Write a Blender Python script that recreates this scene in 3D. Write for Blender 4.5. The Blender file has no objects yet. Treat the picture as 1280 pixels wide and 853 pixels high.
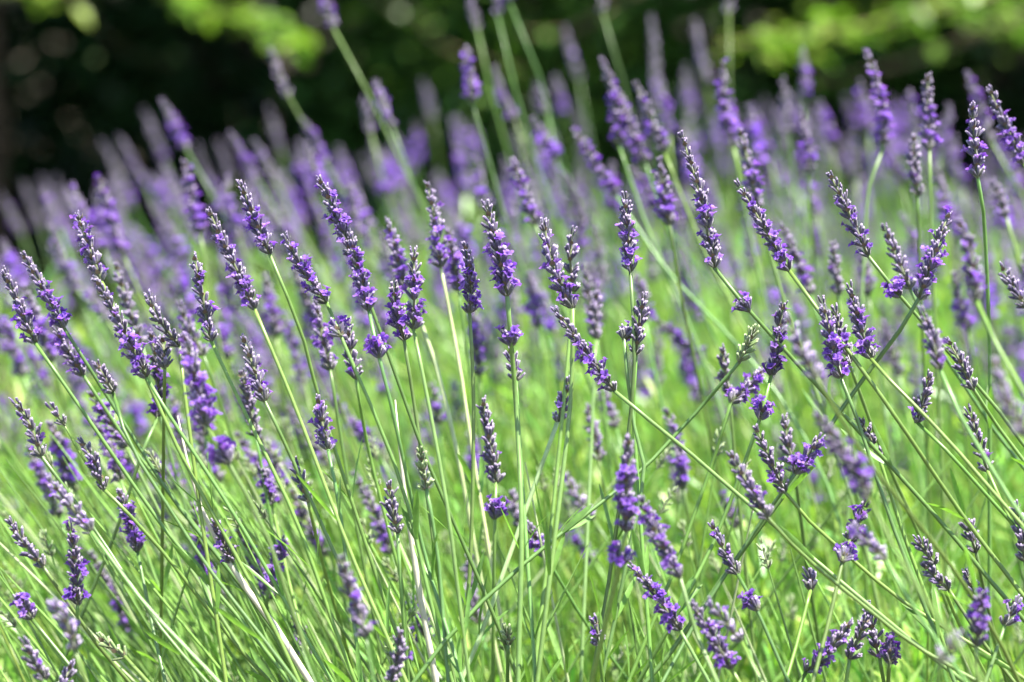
import bpy, math, random
import numpy as np
from mathutils import Vector, Matrix

# ------------------------------------------------------------------ camera, sky, sun, exposure
SC = bpy.context.scene
COL = SC.collection
rng = np.random.default_rng(7)
R = math.radians

CAM_H, PITCH, LENS, FOCUS = 0.87, 7.45, 90.0, 1.60
cam = bpy.data.cameras.new('camera')
cam.lens, cam.sensor_width, cam.clip_start, cam.clip_end = LENS, 36.0, 0.05, 500.0
cam.dof.use_dof = True
cam.dof.focus_distance = FOCUS
cam.dof.aperture_fstop = 3.9
cam.dof.aperture_blades = 0
camo = bpy.data.objects.new('camera', cam)
COL.objects.link(camo)
camo.location = (0, 0, CAM_H)
camo.rotation_euler = (R(90 - PITCH), 0, 0)
SC.camera = camo

SUN_EL, SUN_AZ = 68.0, 118.0        # azimuth clockwise from +Y (the view direction): right, a little behind the camera
world = bpy.data.worlds.new('World'); SC.world = world
world.use_nodes = True
nt = world.node_tree
sky = nt.nodes.new('ShaderNodeTexSky')
sky.sky_type = 'NISHITA'; sky.sun_disc = False
sky.sun_elevation = R(SUN_EL); sky.sun_rotation = R(SUN_AZ)
nt.links.new(sky.outputs[0], nt.nodes['Background'].inputs[0])
nt.nodes['Background'].inputs[1].default_value = 0.11
sl = bpy.data.lights.new('sun', 'SUN'); sl.energy = 5.0; sl.angle = R(0.53); sl.color = (1.0, 0.95, 0.86)
so = bpy.data.objects.new('sun', sl); COL.objects.link(so)
sd = Vector((math.sin(R(SUN_AZ)) * math.cos(R(SUN_EL)), math.cos(R(SUN_AZ)) * math.cos(R(SUN_EL)), math.sin(R(SUN_EL))))
so.rotation_euler = sd.to_track_quat('Z', 'Y').to_euler()
so.location = (3, -3, 8)

SC.view_settings.view_transform = 'Standard'
SC.view_settings.look = 'None'
SC.view_settings.exposure = 1.72
SC.view_settings.gamma = 1.0
SC.render.engine = 'CYCLES'
SC.cycles.use_denoising = True
try: SC.cycles.denoiser = 'OPENIMAGEDENOISE'
except Exception: pass
SC.cycles.max_bounces = 8
SC.cycles.diffuse_bounces = 4
SC.cycles.transmission_bounces = 6
SC.cycles.sample_clamp_indirect = 6.0

# ------------------------------------------------------------------ helpers
FPX = 1280 * LENS / 36.0
_p = R(PITCH)
FWD = np.array([0, math.cos(_p), -math.sin(_p)])
UP = np.array([0, math.sin(_p), math.cos(_p)])
RIGHT = np.array([1.0, 0, 0])
CAMP = np.array([0, 0, CAM_H])

def at(px, py, d):
    """point of the place seen at photo pixel (px, py), d metres away along the view axis"""
    return CAMP + d * (FWD + RIGHT * (px - 640) / FPX - UP * (py - 426.5) / FPX)

def proj(p):
    v = np.asarray(p) - CAMP
    d = v @ FWD
    return 640 + FPX * (v @ RIGHT) / d, 426.5 - FPX * (v @ UP) / d, d

def unit(v):
    v = np.asarray(v, float)
    return v / (np.linalg.norm(v, axis=-1, keepdims=True) + 1e-12)

class Geo:
    """collects vertices, faces and colours; build() links them as ONE mesh object"""
    def __init__(s): s.v, s.c, s.q, s.t, s.n = [], [], [], [], 0
    def add(s, v, quads=None, tris=None, c=(1, 1, 1)):
        v = np.asarray(v, float)
        c = np.asarray(c, float)
        if c.ndim == 1: c = np.tile(c, (len(v), 1))
        if quads is not None and len(quads): s.q.append(np.asarray(quads) + s.n)
        if tris is not None and len(tris): s.t.append(np.asarray(tris) + s.n)
        s.v.append(v); s.c.append(c); s.n += len(v)
    def merge(s, g):
        if g.n == 0: return
        V, C, Q, T = g.arrays()
        s.add(V, Q, T, C)
    def arrays(s):
        V = np.concatenate(s.v) if s.v else np.zeros((0, 3))
        C = np.concatenate(s.c) if s.c else np.zeros((0, 3))
        Q = np.concatenate(s.q) if s.q else np.zeros((0, 4), int)
        T = np.concatenate(s.t) if s.t else np.zeros((0, 3), int)
        return V, C, Q, T
    def build(s, name, mat, parent=None, origin=(0, 0, 0), smooth=True):
        V, C, Q, T = s.arrays()
        me = bpy.data.meshes.new(name)
        V = V - np.asarray(origin)
        me.vertices.add(len(V)); me.vertices.foreach_set('co', V.astype(np.float32).ravel())
        nl = Q.size + T.size
        me.loops.add(nl)
        me.loops.foreach_set('vertex_index', np.concatenate([Q.ravel(), T.ravel()]).astype(np.int32))
        npoly = len(Q) + len(T)
        me.polygons.add(npoly)
        st = np.concatenate([np.arange(len(Q)) * 4, Q.size + np.arange(len(T)) * 3]).astype(np.int32)
        me.polygons.foreach_set('loop_start', st)
        if smooth: me.polygons.foreach_set('use_smooth', np.ones(npoly, bool))
        a = me.attributes.new('tint', 'FLOAT_COLOR', 'POINT')
        a.data.foreach_set('color', np.concatenate([C, np.ones((len(C), 1))], 1).astype(np.float32).ravel())
        me.update(calc_edges=True)
        me.materials.append(mat)
        o = bpy.data.objects.new(name, me)
        COL.objects.link(o)
        if parent is not None: o.parent = parent
        return o

def tag(o, label=None, cat=None, group=None, kind=None):
    if label: o['label'] = label
    if cat: o['category'] = cat
    if group: o['group'] = group
    if kind: o['kind'] = kind
    return o

def thing(name, loc, label, cat, group=None):
    o = bpy.data.objects.new(name, None)
    o.empty_display_size = 0.02
    COL.objects.link(o); o.location = tuple(loc)
    return tag(o, label, cat, group)

def frame_of(t):
    t = unit(t)
    a = np.array([0, 1.0, 0]) if abs(t[1]) < 0.9 else np.array([1.0, 0, 0])
    x = unit(np.cross(a, t)); y = np.cross(t, x)
    return x, y, t

def tube(g, pts, rad, sides=6, c=(1, 1, 1), cap=True, twist=0.0):
    pts = np.asarray(pts, float); k = len(pts)
    rad = np.broadcast_to(np.asarray(rad, float), (k,))
    tg = unit(np.gradient(pts, axis=0))
    x, y, _ = frame_of(tg[0])
    ang = np.arange(sides) * 2 * np.pi / sides + twist
    V = np.zeros((k, sides, 3))
    for i in range(k):
        x = unit(x - tg[i] * (x @ tg[i])); y = np.cross(tg[i], x)
        V[i] = pts[i] + rad[i] * (np.cos(ang)[:, None] * x + np.sin(ang)[:, None] * y)
    i = np.arange(k - 1)[:, None]; j = np.arange(sides)[None, :]; j2 = (j + 1) % sides
    Q = np.stack([i * sides + j, i * sides + j2, (i + 1) * sides + j2, (i + 1) * sides + j], -1).reshape(-1, 4)
    V = V.reshape(-1, 3)
    c = np.asarray(c, float)
    if c.ndim == 2: c = np.repeat(c, sides, 0)
    T = None
    if cap and sides > 3:
        n0 = len(V)
        V = np.concatenate([V, pts[:1], pts[-1:]])
        if c.ndim == 2: c = np.concatenate([c, c[:1], c[-1:]])
        jj = np.arange(sides); j2 = (jj + 1) % sides
        T = np.concatenate([np.stack([np.full(sides, n0), j2, jj], -1),
                            np.stack([np.full(sides, n0 + 1), (k - 1) * sides + jj, (k - 1) * sides + j2], -1)])
    g.add(V, Q, T, c)

def spline(P, n):
    """Catmull-Rom through the control points"""
    P = np.asarray(P, float)
    P = np.concatenate([[2 * P[0] - P[1]], P, [2 * P[-1] - P[-2]]])
    seg = len(P) - 3
    L = np.linalg.norm(np.diff(P[1:-1], axis=0), axis=1)
    cum = np.concatenate([[0], np.cumsum(L)]) / L.sum()
    out = []
    for u in np.linspace(0, 1, n):
        i = min(np.searchsorted(cum, u, 'right') - 1, seg - 1)
        t = (u - cum[i]) / (cum[i + 1] - cum[i])
        a, b, c, d = P[i:i + 4]
        out.append(0.5 * (2 * b + (c - a) * t + (2 * a - 5 * b + 4 * c - d) * t * t + (3 * b - a - 3 * c + d) * t ** 3))
    return np.array(out)

# ------------------------------------------------------------------ materials
def material(name, rough=0.5, translucent=0.0, sheen=0.0, noise=None, spec=0.4, tcol=(1, 1, 1), bump=0.0):
    m = bpy.data.materials.new(name); m.use_nodes = True
    n, l = m.node_tree.nodes, m.node_tree.links
    b = n['Principled BSDF']; out = n['Material Output']
    at_ = n.new('ShaderNodeAttribute'); at_.attribute_name = 'tint'
    colour = at_.outputs['Color']
    if noise:
        scale, lo, hi = noise
        tc = n.new('ShaderNodeTexCoord')
        nz = n.new('ShaderNodeTexNoise'); nz.inputs['Scale'].default_value = scale; nz.inputs['Detail'].default_value = 3
        l.new(tc.outputs['Object'], nz.inputs['Vector'])
        mr = n.new('ShaderNodeMapRange')
        mr.inputs[1].default_value = 0.3; mr.inputs[2].default_value = 0.7; mr.inputs[3].default_value = lo; mr.inputs[4].default_value = hi
        l.new(nz.outputs['Fac'], mr.inputs[0])
        mx = n.new('ShaderNodeVectorMath'); mx.operation = 'SCALE'
        l.new(colour, mx.inputs[0]); l.new(mr.outputs[0], mx.inputs['Scale'])
        colour = mx.outputs[0]
        if bump:
            bp = n.new('ShaderNodeBump'); bp.inputs['Strength'].default_value = bump; bp.inputs['Distance'].default_value = 0.01
            l.new(nz.outputs['Fac'], bp.inputs['Height']); l.new(bp.outputs[0], b.inputs['Normal'])
    l.new(colour, b.inputs['Base Color'])
    b.inputs['Roughness'].default_value = rough
    b.inputs['Specular IOR Level'].default_value = spec
    if sheen:
        b.inputs['Sheen Weight'].default_value = sheen
        b.inputs['Sheen Roughness'].default_value = 0.4
    if translucent:
        tr = n.new('ShaderNodeBsdfTranslucent')
        mt = n.new('ShaderNodeVectorMath'); mt.operation = 'MULTIPLY'; mt.inputs[1].default_value = tcol
        l.new(colour, mt.inputs[0]); l.new(mt.outputs[0], tr.inputs['Color'])
        ms = n.new('ShaderNodeMixShader'); ms.inputs[0].default_value = translucent
        l.new(b.outputs[0], ms.inputs[1]); l.new(tr.outputs[0], ms.inputs[2]); l.new(ms.outputs[0], out.inputs['Surface'])
    return m

M_STEM = material('green_stem', 0.36, 0.12, 0.0, (140, 0.85, 1.15), 0.6, (1.2, 1.3, 0.8))
M_CALYX = material('downy_calyx', 0.7, 0.0, 0.35, (900, 0.75, 1.3), 0.25)
M_PETAL = material('violet_petal', 0.5, 0.45, 0.1, (700, 0.8, 1.2), 0.3, (1.35, 1.1, 1.25))
M_LEAF = material('narrow_leaf', 0.38, 0.42, 0.0, (200, 0.8, 1.2), 0.65, (1.3, 1.5, 0.6))
M_TLEAF = material('tree_leaf', 0.38, 0.35, 0.0, (9, 0.7, 1.3), 0.5, (1.1, 1.5, 0.5))
M_BARK = material('bark', 0.9, 0.0, 0.0, (14, 0.55, 1.35), 0.2, bump=0.6)
M_SOIL = material('soil', 0.95, 0.0, 0.0, (22, 0.5, 1.5), 0.2, bump=0.5)

# ------------------------------------------------------------------ ground
g = Geo()
n = 60
xs = np.sign(np.linspace(-1, 1, n)) * np.abs(np.linspace(-1, 1, n)) ** 3 * 160
ys = np.sign(np.linspace(-1, 1, n)) * np.abs(np.linspace(-1, 1, n)) ** 3 * 160 + 3
X, Y = np.meshgrid(xs, ys)
Z = 0.015 * np.sin(X * 3.1) * np.cos(Y * 2.7) - 0.01
i = np.arange(n - 1)[:, None]; j = np.arange(n - 1)[None]
Q = np.stack([i * n + j, i * n + j + 1, (i + 1) * n + j + 1, (i + 1) * n + j], -1).reshape(-1, 4)
g.add(np.stack([X, Y, Z], -1).reshape(-1, 3), Q, None, (0.085, 0.07, 0.045))
tag(g.build('ground', M_SOIL), 'brown garden soil under the lavender and the trees', 'ground', kind='structure')

# ------------------------------------------------------------------ leaf clouds for trees and shrubs
def leaf_cloud(centres, nrm_up, size, rg, base, spread):
    """many small bent leaves; centres (n,3)"""
    nL = len(centres)
    th = rg.uniform(0, 2 * np.pi, nL)
    d = np.stack([np.cos(th), np.sin(th), rg.normal(-0.25, 0.35, nL)], 1); d = unit(d)
    up = unit(np.stack([rg.normal(0, spread, nL), rg.normal(0, spread, nL), np.ones(nL) * nrm_up], 1))
    s = unit(np.cross(d, up)); up = np.cross(s, d)
    L = size * rg.uniform(0.65, 1.35, nL)[:, None]; W = L * rg.uniform(0.22, 0.33, nL)[:, None]
    c = centres
    V = np.stack([c, c + d * L * .45 + s * W + up * L * .07, c + d * L * .5, c + d * L * .45 - s * W + up * L * .07,
                  c + d * L - up * L * .08], 1).reshape(-1, 3)
    b = np.arange(nL)[:, None] * 5
    T = np.concatenate([b + [0, 2, 1], b + [0, 3, 2], b + [1, 2, 4], b + [2, 3, 4]])
    col = np.asarray(base)[None] * rg.uniform(0.7, 1.35, (nL, 1)) * np.array([1, 1, 1])
    col[:, 0] *= rg.uniform(0.75, 1.15, nL)
    return V, T, np.repeat(col, 5, 0)

def clumps(rg, nclump, nper, centre, radii, cr):
    """leaf positions gathered in clumps through an ellipsoid"""
    u = rg.normal(size=(nclump, 3)); u = unit(u) * (rg.uniform(0.25, 1, (nclump, 1)) ** 0.5)
    c = centre + u * radii
    p = np.repeat(c, nper, 0) + rg.normal(size=(nclump * nper, 3)) * cr * np.array([1, 1, .6])
    return p

def tree(name, label, x, y, h, crown_z, rad, tr, seed, base, group='trees standing behind the lavender', low=()):
    rg = np.random.default_rng(seed)
    t = thing(name, (x, y, 0), label, 'tree', group)
    gt = Geo()
    P = spline([(0, 0, -.05), (rg.normal(0, .05), rg.normal(0, .05), h * .3), (rg.normal(0, .12), rg.normal(0, .1), h * .6), (0, 0, h * .9)], 14)
    tube(gt, P, np.linspace(tr * 1.15, tr * .25, 14), 10, (0.055, 0.038, 0.024))
    for k in range(9):
        z = crown_z * .9 + (h - crown_z) * .6 * k / 9
        a = k * 2.4 + rg.uniform(0, 1)
        p0 = np.array([0, 0, z]); p1 = p0 + np.array([math.cos(a) * rad * .8, math.sin(a) * rad * .8, rg.uniform(.2, .7)])
        tube(gt, spline([p0, (p0 + p1) / 2 + [0, 0, .2], p1], 8), np.linspace(tr * .4, tr * .08, 8), 6, (0.055, 0.038, 0.024))
    gt.build('trunk', M_BARK, t)
    gc = Geo()
    c = np.array([0, 0, (crown_z + h) / 2])
    pts = clumps(rg, 150, 55, c, np.array([rad, rad, (h - crown_z) / 2]), 0.24)
    V, T, C_ = leaf_cloud(pts, 1.0, .12, rg, base, .5)
    gc.add(V, None, T, C_)
    gc.build('crown', M_TLEAF, t)
    for (pts_w, nleaf, cr, colr, size) in low:          # low hanging boughs, each a part with its own leaves
        P = np.asarray(pts_w, float) - np.array([x, y, 0])
        path = spline(P, 90)
        lo = 1 - np.linalg.norm(np.diff(P[1:], axis=0), axis=1).sum() / np.linalg.norm(np.diff(P, axis=0), axis=1).sum()
        gb = Geo()
        tube(gb, path, np.linspace(.013, .002, 90) * (1 if nleaf > 30 else .25), 6, (0.14, 0.10, 0.06))
        bo = gb.build('bough', M_BARK, t)
        idx = rg.uniform(lo, 1, nleaf) * 89
        q = path[idx.astype(int)] + rg.normal(size=(nleaf, 3)) * cr
        V, T, C_ = leaf_cloud(q, 1.0, size, rg, colr, .35)
        gl = Geo(); gl.add(V, None, T, C_); gl.build('foliage', M_TLEAF, bo)
    return t

def shrub(x, y, h, rad, seed, base, label):
    rg = np.random.default_rng(seed)
    t = thing('shrub', (x, y, 0), label, 'shrub', 'shrubs under the trees')
    gs = Geo()
    for k in range(8):
        a = rg.uniform(0, 6.28); r = rad * rg.uniform(.2, .7)
        tube(gs, spline([(0, 0, -.03), (math.cos(a) * r * .4, math.sin(a) * r * .4, h * .4), (math.cos(a) * r, math.sin(a) * r, h * .85)], 8),
             np.linspace(.025, .006, 8), 6, (0.10, 0.08, 0.055))
    gs.build('branches', M_BARK, t)
    pts = clumps(rg, 120, 50, np.array([0, 0, h * .52]), np.array([rad, rad * .8, h * .5]), .13)
    pts = pts[pts[:, 2] > .03]
    V, T, C_ = leaf_cloud(pts, 1.0, .085, rg, base, .6)
    gf = Geo(); gf.add(V, None, T, C_); gf.build('foliage', M_TLEAF, t)
    return t

DK, MD, LT = (0.02, 0.045, 0.013), (0.06, 0.13, 0.025), (0.20, 0.31, 0.045)  # leaf greens; shade and sunlight are put into the dark and light ones
def bough(pix, d0, d1, root):
    """world points of a bough seen through the listed photo pixels"""
    ds = np.linspace(d0, d1, len(pix))
    return [root] + [tuple(at(px, py, d)) for (px, py), d in zip(pix, ds)]
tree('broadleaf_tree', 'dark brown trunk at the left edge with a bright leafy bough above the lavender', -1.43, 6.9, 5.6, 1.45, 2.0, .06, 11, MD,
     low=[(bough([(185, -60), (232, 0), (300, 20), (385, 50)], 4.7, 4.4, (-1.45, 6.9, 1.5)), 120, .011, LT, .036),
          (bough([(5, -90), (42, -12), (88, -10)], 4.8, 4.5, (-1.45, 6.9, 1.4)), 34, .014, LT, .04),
          (bough([(40, -120), (90, -10), (150, 60), (215, 80)], 6.5, 6.0, (-1.45, 6.9, 1.35)), 22, .10, (.10, .14, .06), .028)])  # last one: sparse thin bough added to stand in for faint blurred glints
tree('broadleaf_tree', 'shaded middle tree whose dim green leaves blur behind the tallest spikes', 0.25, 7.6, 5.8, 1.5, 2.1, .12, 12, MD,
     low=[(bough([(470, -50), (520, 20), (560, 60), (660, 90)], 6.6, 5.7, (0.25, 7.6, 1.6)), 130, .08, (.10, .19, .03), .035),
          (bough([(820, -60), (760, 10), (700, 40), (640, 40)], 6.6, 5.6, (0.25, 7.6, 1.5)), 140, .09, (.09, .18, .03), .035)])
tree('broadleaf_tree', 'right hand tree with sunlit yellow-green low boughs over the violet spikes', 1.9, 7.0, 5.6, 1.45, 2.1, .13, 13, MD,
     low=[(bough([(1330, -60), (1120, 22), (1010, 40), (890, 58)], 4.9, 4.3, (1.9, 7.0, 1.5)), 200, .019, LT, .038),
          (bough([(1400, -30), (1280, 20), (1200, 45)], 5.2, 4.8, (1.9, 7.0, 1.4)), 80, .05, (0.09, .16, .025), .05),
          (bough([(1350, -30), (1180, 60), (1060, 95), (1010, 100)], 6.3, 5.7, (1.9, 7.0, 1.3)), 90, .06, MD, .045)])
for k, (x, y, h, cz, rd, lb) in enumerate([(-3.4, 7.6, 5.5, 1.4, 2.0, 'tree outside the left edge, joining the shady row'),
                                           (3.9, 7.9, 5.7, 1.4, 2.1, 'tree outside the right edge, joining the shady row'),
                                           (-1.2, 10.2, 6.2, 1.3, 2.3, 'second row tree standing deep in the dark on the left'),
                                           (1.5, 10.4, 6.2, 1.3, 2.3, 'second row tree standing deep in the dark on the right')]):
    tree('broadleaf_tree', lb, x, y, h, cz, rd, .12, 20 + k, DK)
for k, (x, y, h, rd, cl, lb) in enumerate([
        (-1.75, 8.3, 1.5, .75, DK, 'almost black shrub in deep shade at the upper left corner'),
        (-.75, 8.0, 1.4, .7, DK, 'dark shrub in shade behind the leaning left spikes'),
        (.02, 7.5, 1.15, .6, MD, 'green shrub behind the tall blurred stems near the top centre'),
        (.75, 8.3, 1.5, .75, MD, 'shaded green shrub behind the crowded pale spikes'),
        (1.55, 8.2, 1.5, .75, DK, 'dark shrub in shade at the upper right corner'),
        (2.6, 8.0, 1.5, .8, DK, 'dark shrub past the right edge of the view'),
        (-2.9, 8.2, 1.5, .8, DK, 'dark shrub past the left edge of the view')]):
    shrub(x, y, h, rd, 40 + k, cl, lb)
# the wood closing the view far behind: one mass of leaves nobody could count
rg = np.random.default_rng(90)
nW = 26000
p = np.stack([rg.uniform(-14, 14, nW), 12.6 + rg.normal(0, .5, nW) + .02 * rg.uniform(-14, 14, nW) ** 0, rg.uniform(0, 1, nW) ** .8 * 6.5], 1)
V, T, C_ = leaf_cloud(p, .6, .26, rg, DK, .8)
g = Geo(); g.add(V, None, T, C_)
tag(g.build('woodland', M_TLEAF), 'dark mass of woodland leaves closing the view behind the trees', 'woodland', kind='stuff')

# ------------------------------------------------------------------ lavender: flower spikes
C_BUD = np.array([.085, .06, .14]); C_TIP = np.array([.33, .26, .40]); C_BASE = np.array([.11, .13, .06])
C_PET = np.array([.20, .07, .54]); C_PET2 = np.array([.42, .25, .63]); C_STEM = np.array([.125, .225, .055])

def calyx_template(sides, hi):
    if hi:
        t = np.array([0, .22, .55, .85, 1.0]); r = np.array([.3, .75, 1.0, .9, .62]); w = [0, .55, 1, 1.0, 2]
    else:
        t = np.array([0, .5, 1.0]); r = np.array([.4, 1.0, .6]); w = [.3, 1, 1.7]
    a = np.arange(sides) * 2 * np.pi / sides
    k = len(t)
    V = np.stack([np.outer(r, np.cos(a)), np.outer(r, np.sin(a)), np.repeat(t[:, None], sides, 1)], -1)
    if hi: V[-1, ::2, 2] += .10                                   # little teeth at the mouth
    V = V.reshape(-1, 3)
    i = np.arange(k - 1)[:, None]; j = np.arange(sides)[None]; j2 = (j + 1) % sides
    Q = np.stack([i * sides + j, i * sides + j2, (i + 1) * sides + j2, (i + 1) * sides + j], -1).reshape(-1, 4)
    V = np.concatenate([V, [[0, 0, .9 if hi else 1.1]]])
    jj = np.arange(sides)
    T = np.stack([np.full(sides, k * sides), (k - 1) * sides + jj, (k - 1) * sides + (jj + 1) % sides], -1)
    w = np.concatenate([np.repeat(w, sides), [.6 if hi else 1.6]])
    return V, Q, T, w
CAL_HI, CAL_LO = calyx_template(5, True), calyx_template(4, False)

def corolla_template(hi):
    """short tube opening into five rounded lobes: two upright, three spreading"""
    V, Q, T, w = [], [], [], []
    a0 = np.arange(5) * 2 * np.pi / 5 + .3
    for k, a in enumerate(a0):
        big = 1.15 if k in (1, 2) else .9
        lift = .55 if k in (1, 2) else .05
        e = np.array([math.cos(a), math.sin(a), 0]); f = np.array([-math.sin(a), math.cos(a), 0]); z = np.array([0, 0, 1.])
        b = len(V)
        V += [z * -.9 + e * .12, e * .28 + f * .26 + z * .05, e * .28 - f * .26 + z * .05,
              e * .75 * big + f * .42 * big + z * (.22 + lift * .6), e * .75 * big - f * .42 * big + z * (.22 + lift * .6), e * 1.1 * big + z * (.12 + lift)]
        w += [0.0, .35, .35, .8, .8, 1.0]
        T += [[b, b + 1, b + 2], [b + 3, b + 5, b + 4]]; Q += [[b + 1, b + 3, b + 4, b + 2]]
    return np.array(V), np.array(Q), np.array(T), np.array(w)
COR = corolla_template(True)

def stamp(g, tmpl, M3, pos, scale, colfn):
    """copies of a template: M3 (n,3,3) frames as columns, pos (n,3), scale (n,3)"""
    V, Q, T, w = tmpl
    nI = len(pos)
    if nI == 0: return
    P = np.einsum('nij,nkj->nki', M3, V[None] * scale[:, None, :]) + pos[:, None, :]
    off = (np.arange(nI) * len(V))[:, None, None]
    C_ = colfn(w)                                                # (n,k,3)
    g.add(P.reshape(-1, 3), (Q[None] + off).reshape(-1, 4), (T[None] + off).reshape(-1, 3), C_.reshape(-1, 3))

def frames(d, rg):
    d = unit(d)
    a = np.where(np.abs(d[:, 2:3]) < .9, np.array([[0, 0, 1.]]), np.array([[1., 0, 0]]))
    x = unit(np.cross(a, d)); y = np.cross(d, x)
    th = rg.uniform(0, 6.28, (len(d), 1))
    x2 = x * np.cos(th) + y * np.sin(th); y2 = np.cross(d, x2)
    return np.stack([x2, y2, d], -1)

TYPES = {  # share of open florets at base / middle / top of the spike; tint of buds; tint of petals; fullness
    'bud':   (.05, .02, .00, 1.00, 1.0, .85),
    'grey':  (.14, .05, .00, 1.00, 1.0, .95),
    'mix':   (.50, .30, .0, 1.00, 1.0, 1.0),
    'open':  (.58, .55, .08, 1.05, 1.0, 1.1),
    'dark':  (.45, .48, .25, .75, .75, 1.0),
    'upper': (.18, .50, .12, .95, .95, 1.0),
    'pale':  (.10, .08, .02, 1.55, 1.25, .8),
    'green': (.00, .00, .00, 1.0, 1.0, .55),
}
def spike_local(L, typ, rg, hi=True, size=1.0, whorls=None):
    """a flower spike along +Z from 0 to L; returns (calyx Geo, petal Geo)"""
    b, m, t_, kb, kp, full = TYPES[typ]
    gc, gp = Geo(), Geo()
    if whorls is None:
        nw = max(3, int(round(L / .0057)))
        zs = (np.linspace(0, 1, nw) ** .95) * (L - .005) + rg.normal(0, .0005, nw); zs[0] = 0.0005
    else:
        zs = np.asarray(whorls)
        nw = len(zs)
    tube(gc, [(0, 0, -.001), (0, 0, L * .5), (0, 0, max(L - .006, .002))], [.0011 * size, .0009 * size, .0005 * size], 4 if hi else 3, C_BASE * 1.15)
    pos, dr, sc, op, tt = [], [], [], [], []
    for k, z in enumerate(zs):
        u = z / max(L, 1e-6) if whorls is None else .1
        prof = (0.86 + .2 * math.sin(min(u * 2.6 + .45, 3.1))) * (1 - .35 * max(0, u - .55) / .45)
        nc = int(round((10.5 if hi else 7) * full * (1.15 - .6 * u) + rg.uniform(-.8, .8)))
        nc = max(nc, 3 if hi else 2)
        side = k * np.pi / 2 + rg.normal(0, .15)
        h = np.arange(nc)
        az = side + np.where(h % 2 == 0, 0, np.pi) + rg.uniform(-1.25, 1.25, nc)
        pol = np.radians(rg.normal(39 - 19 * u, 8, nc))
        if k == nw - 1 and whorls is None: pol *= .5
        d = np.stack([np.cos(az) * np.sin(pol), np.sin(az) * np.sin(pol), np.cos(pol)], 1)
        p = np.stack([np.cos(az) * .0009, np.sin(az) * .0009, z + rg.normal(0, .0007, nc)], 1)
        ln = size * .0062 * prof * rg.uniform(.82, 1.18, nc)
        w = size * .00098 * prof * rg.uniform(.85, 1.15, nc)
        pos.append(p); dr.append(d); sc.append(np.stack([w, w, ln], 1))
        share = np.interp(u, [0, .12, .45, .72, 1], [b * .7, b, m, t_, t_ * .3])
        op.append(rg.uniform(size=nc) < share * rg.uniform(.3, 1.6)); tt.append(np.full(nc, u))
    pos, dr, sc, op, tt = map(np.concatenate, (pos, dr, sc, op, tt))
    F = frames(dr, rg)
    nI = len(pos)
    br = rg.uniform(.7, 1.3, (nI, 1, 1)) * kb
    greenish = rg.uniform(0, .35, (nI, 1, 1)) + .25 * (tt[:, None, None] < .1)
    def ccol(w):
        w = w[None, :, None]
        bud = C_BUD if typ != 'green' else np.array([.17, .25, .09])
        tip = C_TIP if typ != 'green' else np.array([.30, .36, .2])
        c = np.where(w <= 1, C_BASE * (1 - np.clip(w, 0, 1)) + bud * np.clip(w, 0, 1), bud * np.clip(2 - w, 0, 1) + tip * np.clip(w - 1, 0, 1))
        c = c * (1 - greenish) + C_BASE * greenish * (w < 1.5) + c * greenish * (w >= 1.5)
        return c * br
    stamp(gc, CAL_HI if hi else CAL_LO, F, pos, sc, ccol)
    if hi:                                                       # two small papery bracts under every whorl
        for k, z in enumerate(zs):
            for s in (0, np.pi):
                a = k * np.pi / 2 + s
                e = np.array([math.cos(a), math.sin(a), 0]); f = np.array([-math.sin(a), math.cos(a), 0]); zz = np.array([0, 0, 1.])
                o = zz * (z - .0004)
                q = .0042 * size
                gc.add([o + f * .0008, o - f * .0008, o + e * q * .5 - f * q * .38 + zz * q * .2, o + e * q * .5 + f * q * .38 + zz * q * .2, o + e * q * .8 + zz * q * .75],
                       [[0, 1, 2, 3]], [[3, 2, 4]], np.array([.16, .12, .07]) * rg.uniform(.7, 1.2))
    if op.any():
        P = pos[op] + dr[op] * (sc[op][:, 2:3] * 1.0 + .0012 * size)
        nO = len(P)
        s = size * .00255 * rg.uniform(.65, 1.25, (nO, 1)) * (np.ones((nO, 3)) * [1, 1, 1.0])
        out = unit(dr[op] + rg.normal(0, .15, (nO, 3)))
        mixv = rg.uniform(0, 1, (nO, 1, 1))
        base = (C_PET * (1 - mixv * .6) + C_PET2 * mixv * .6) * rg.uniform(.7, 1.25, (nO, 1, 1)) * kp
        def pcol(w): return base * (.62 + .5 * w[None, :, None])
        stamp(gp, COR, frames(out, rg), P, s, pcol)
    return gc, gp

def bend_place(g, base, axis, L, bend, rg_dir):
    """curve the local spike sideways and set it at base along axis"""
    V, C_, Q, T = g.arrays()
    if len(V) == 0: return g
    x, y, z = frame_of(axis)
    ca, sa = math.cos(rg_dir), math.sin(rg_dir)
    zz = V[:, 2]
    k = bend * L * ((zz / L) ** 2 - zz / L)
    V = V + np.stack([k * ca, k * sa, 0 * k], 1)
    W = base + V[:, :1] * x + V[:, 1:2] * y + V[:, 2:] * z
    o = Geo(); o.add(W, Q, T, C_)
    return o

def leaf_blade(g, p, d, up, L, W, c, curl=.25, fold=.3):
    """a narrow lavender leaf"""
    d = unit(d); s = unit(np.cross(d, up)); u = np.cross(s, d)
    t = np.array([0, .25, .55, .82, 1.0]); w = np.array([.35, .85, 1.0, .75, .12])
    mid = p + np.outer(t * L, d) + np.outer(curl * L * t * t, u)
    lf = mid + np.outer(w * W, s) + np.outer(w * W * fold, u); rt = mid - np.outer(w * W, s) + np.outer(w * W * fold, u)
    V = np.stack([lf, mid, rt], 1).reshape(-1, 3)
    Q = []
    for k in range(4):
        for j in range(2):
            a = k * 3 + j; Q.append([a, a + 1, a + 4, a + 3])
    g.add(V, Q, None, c)

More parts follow.
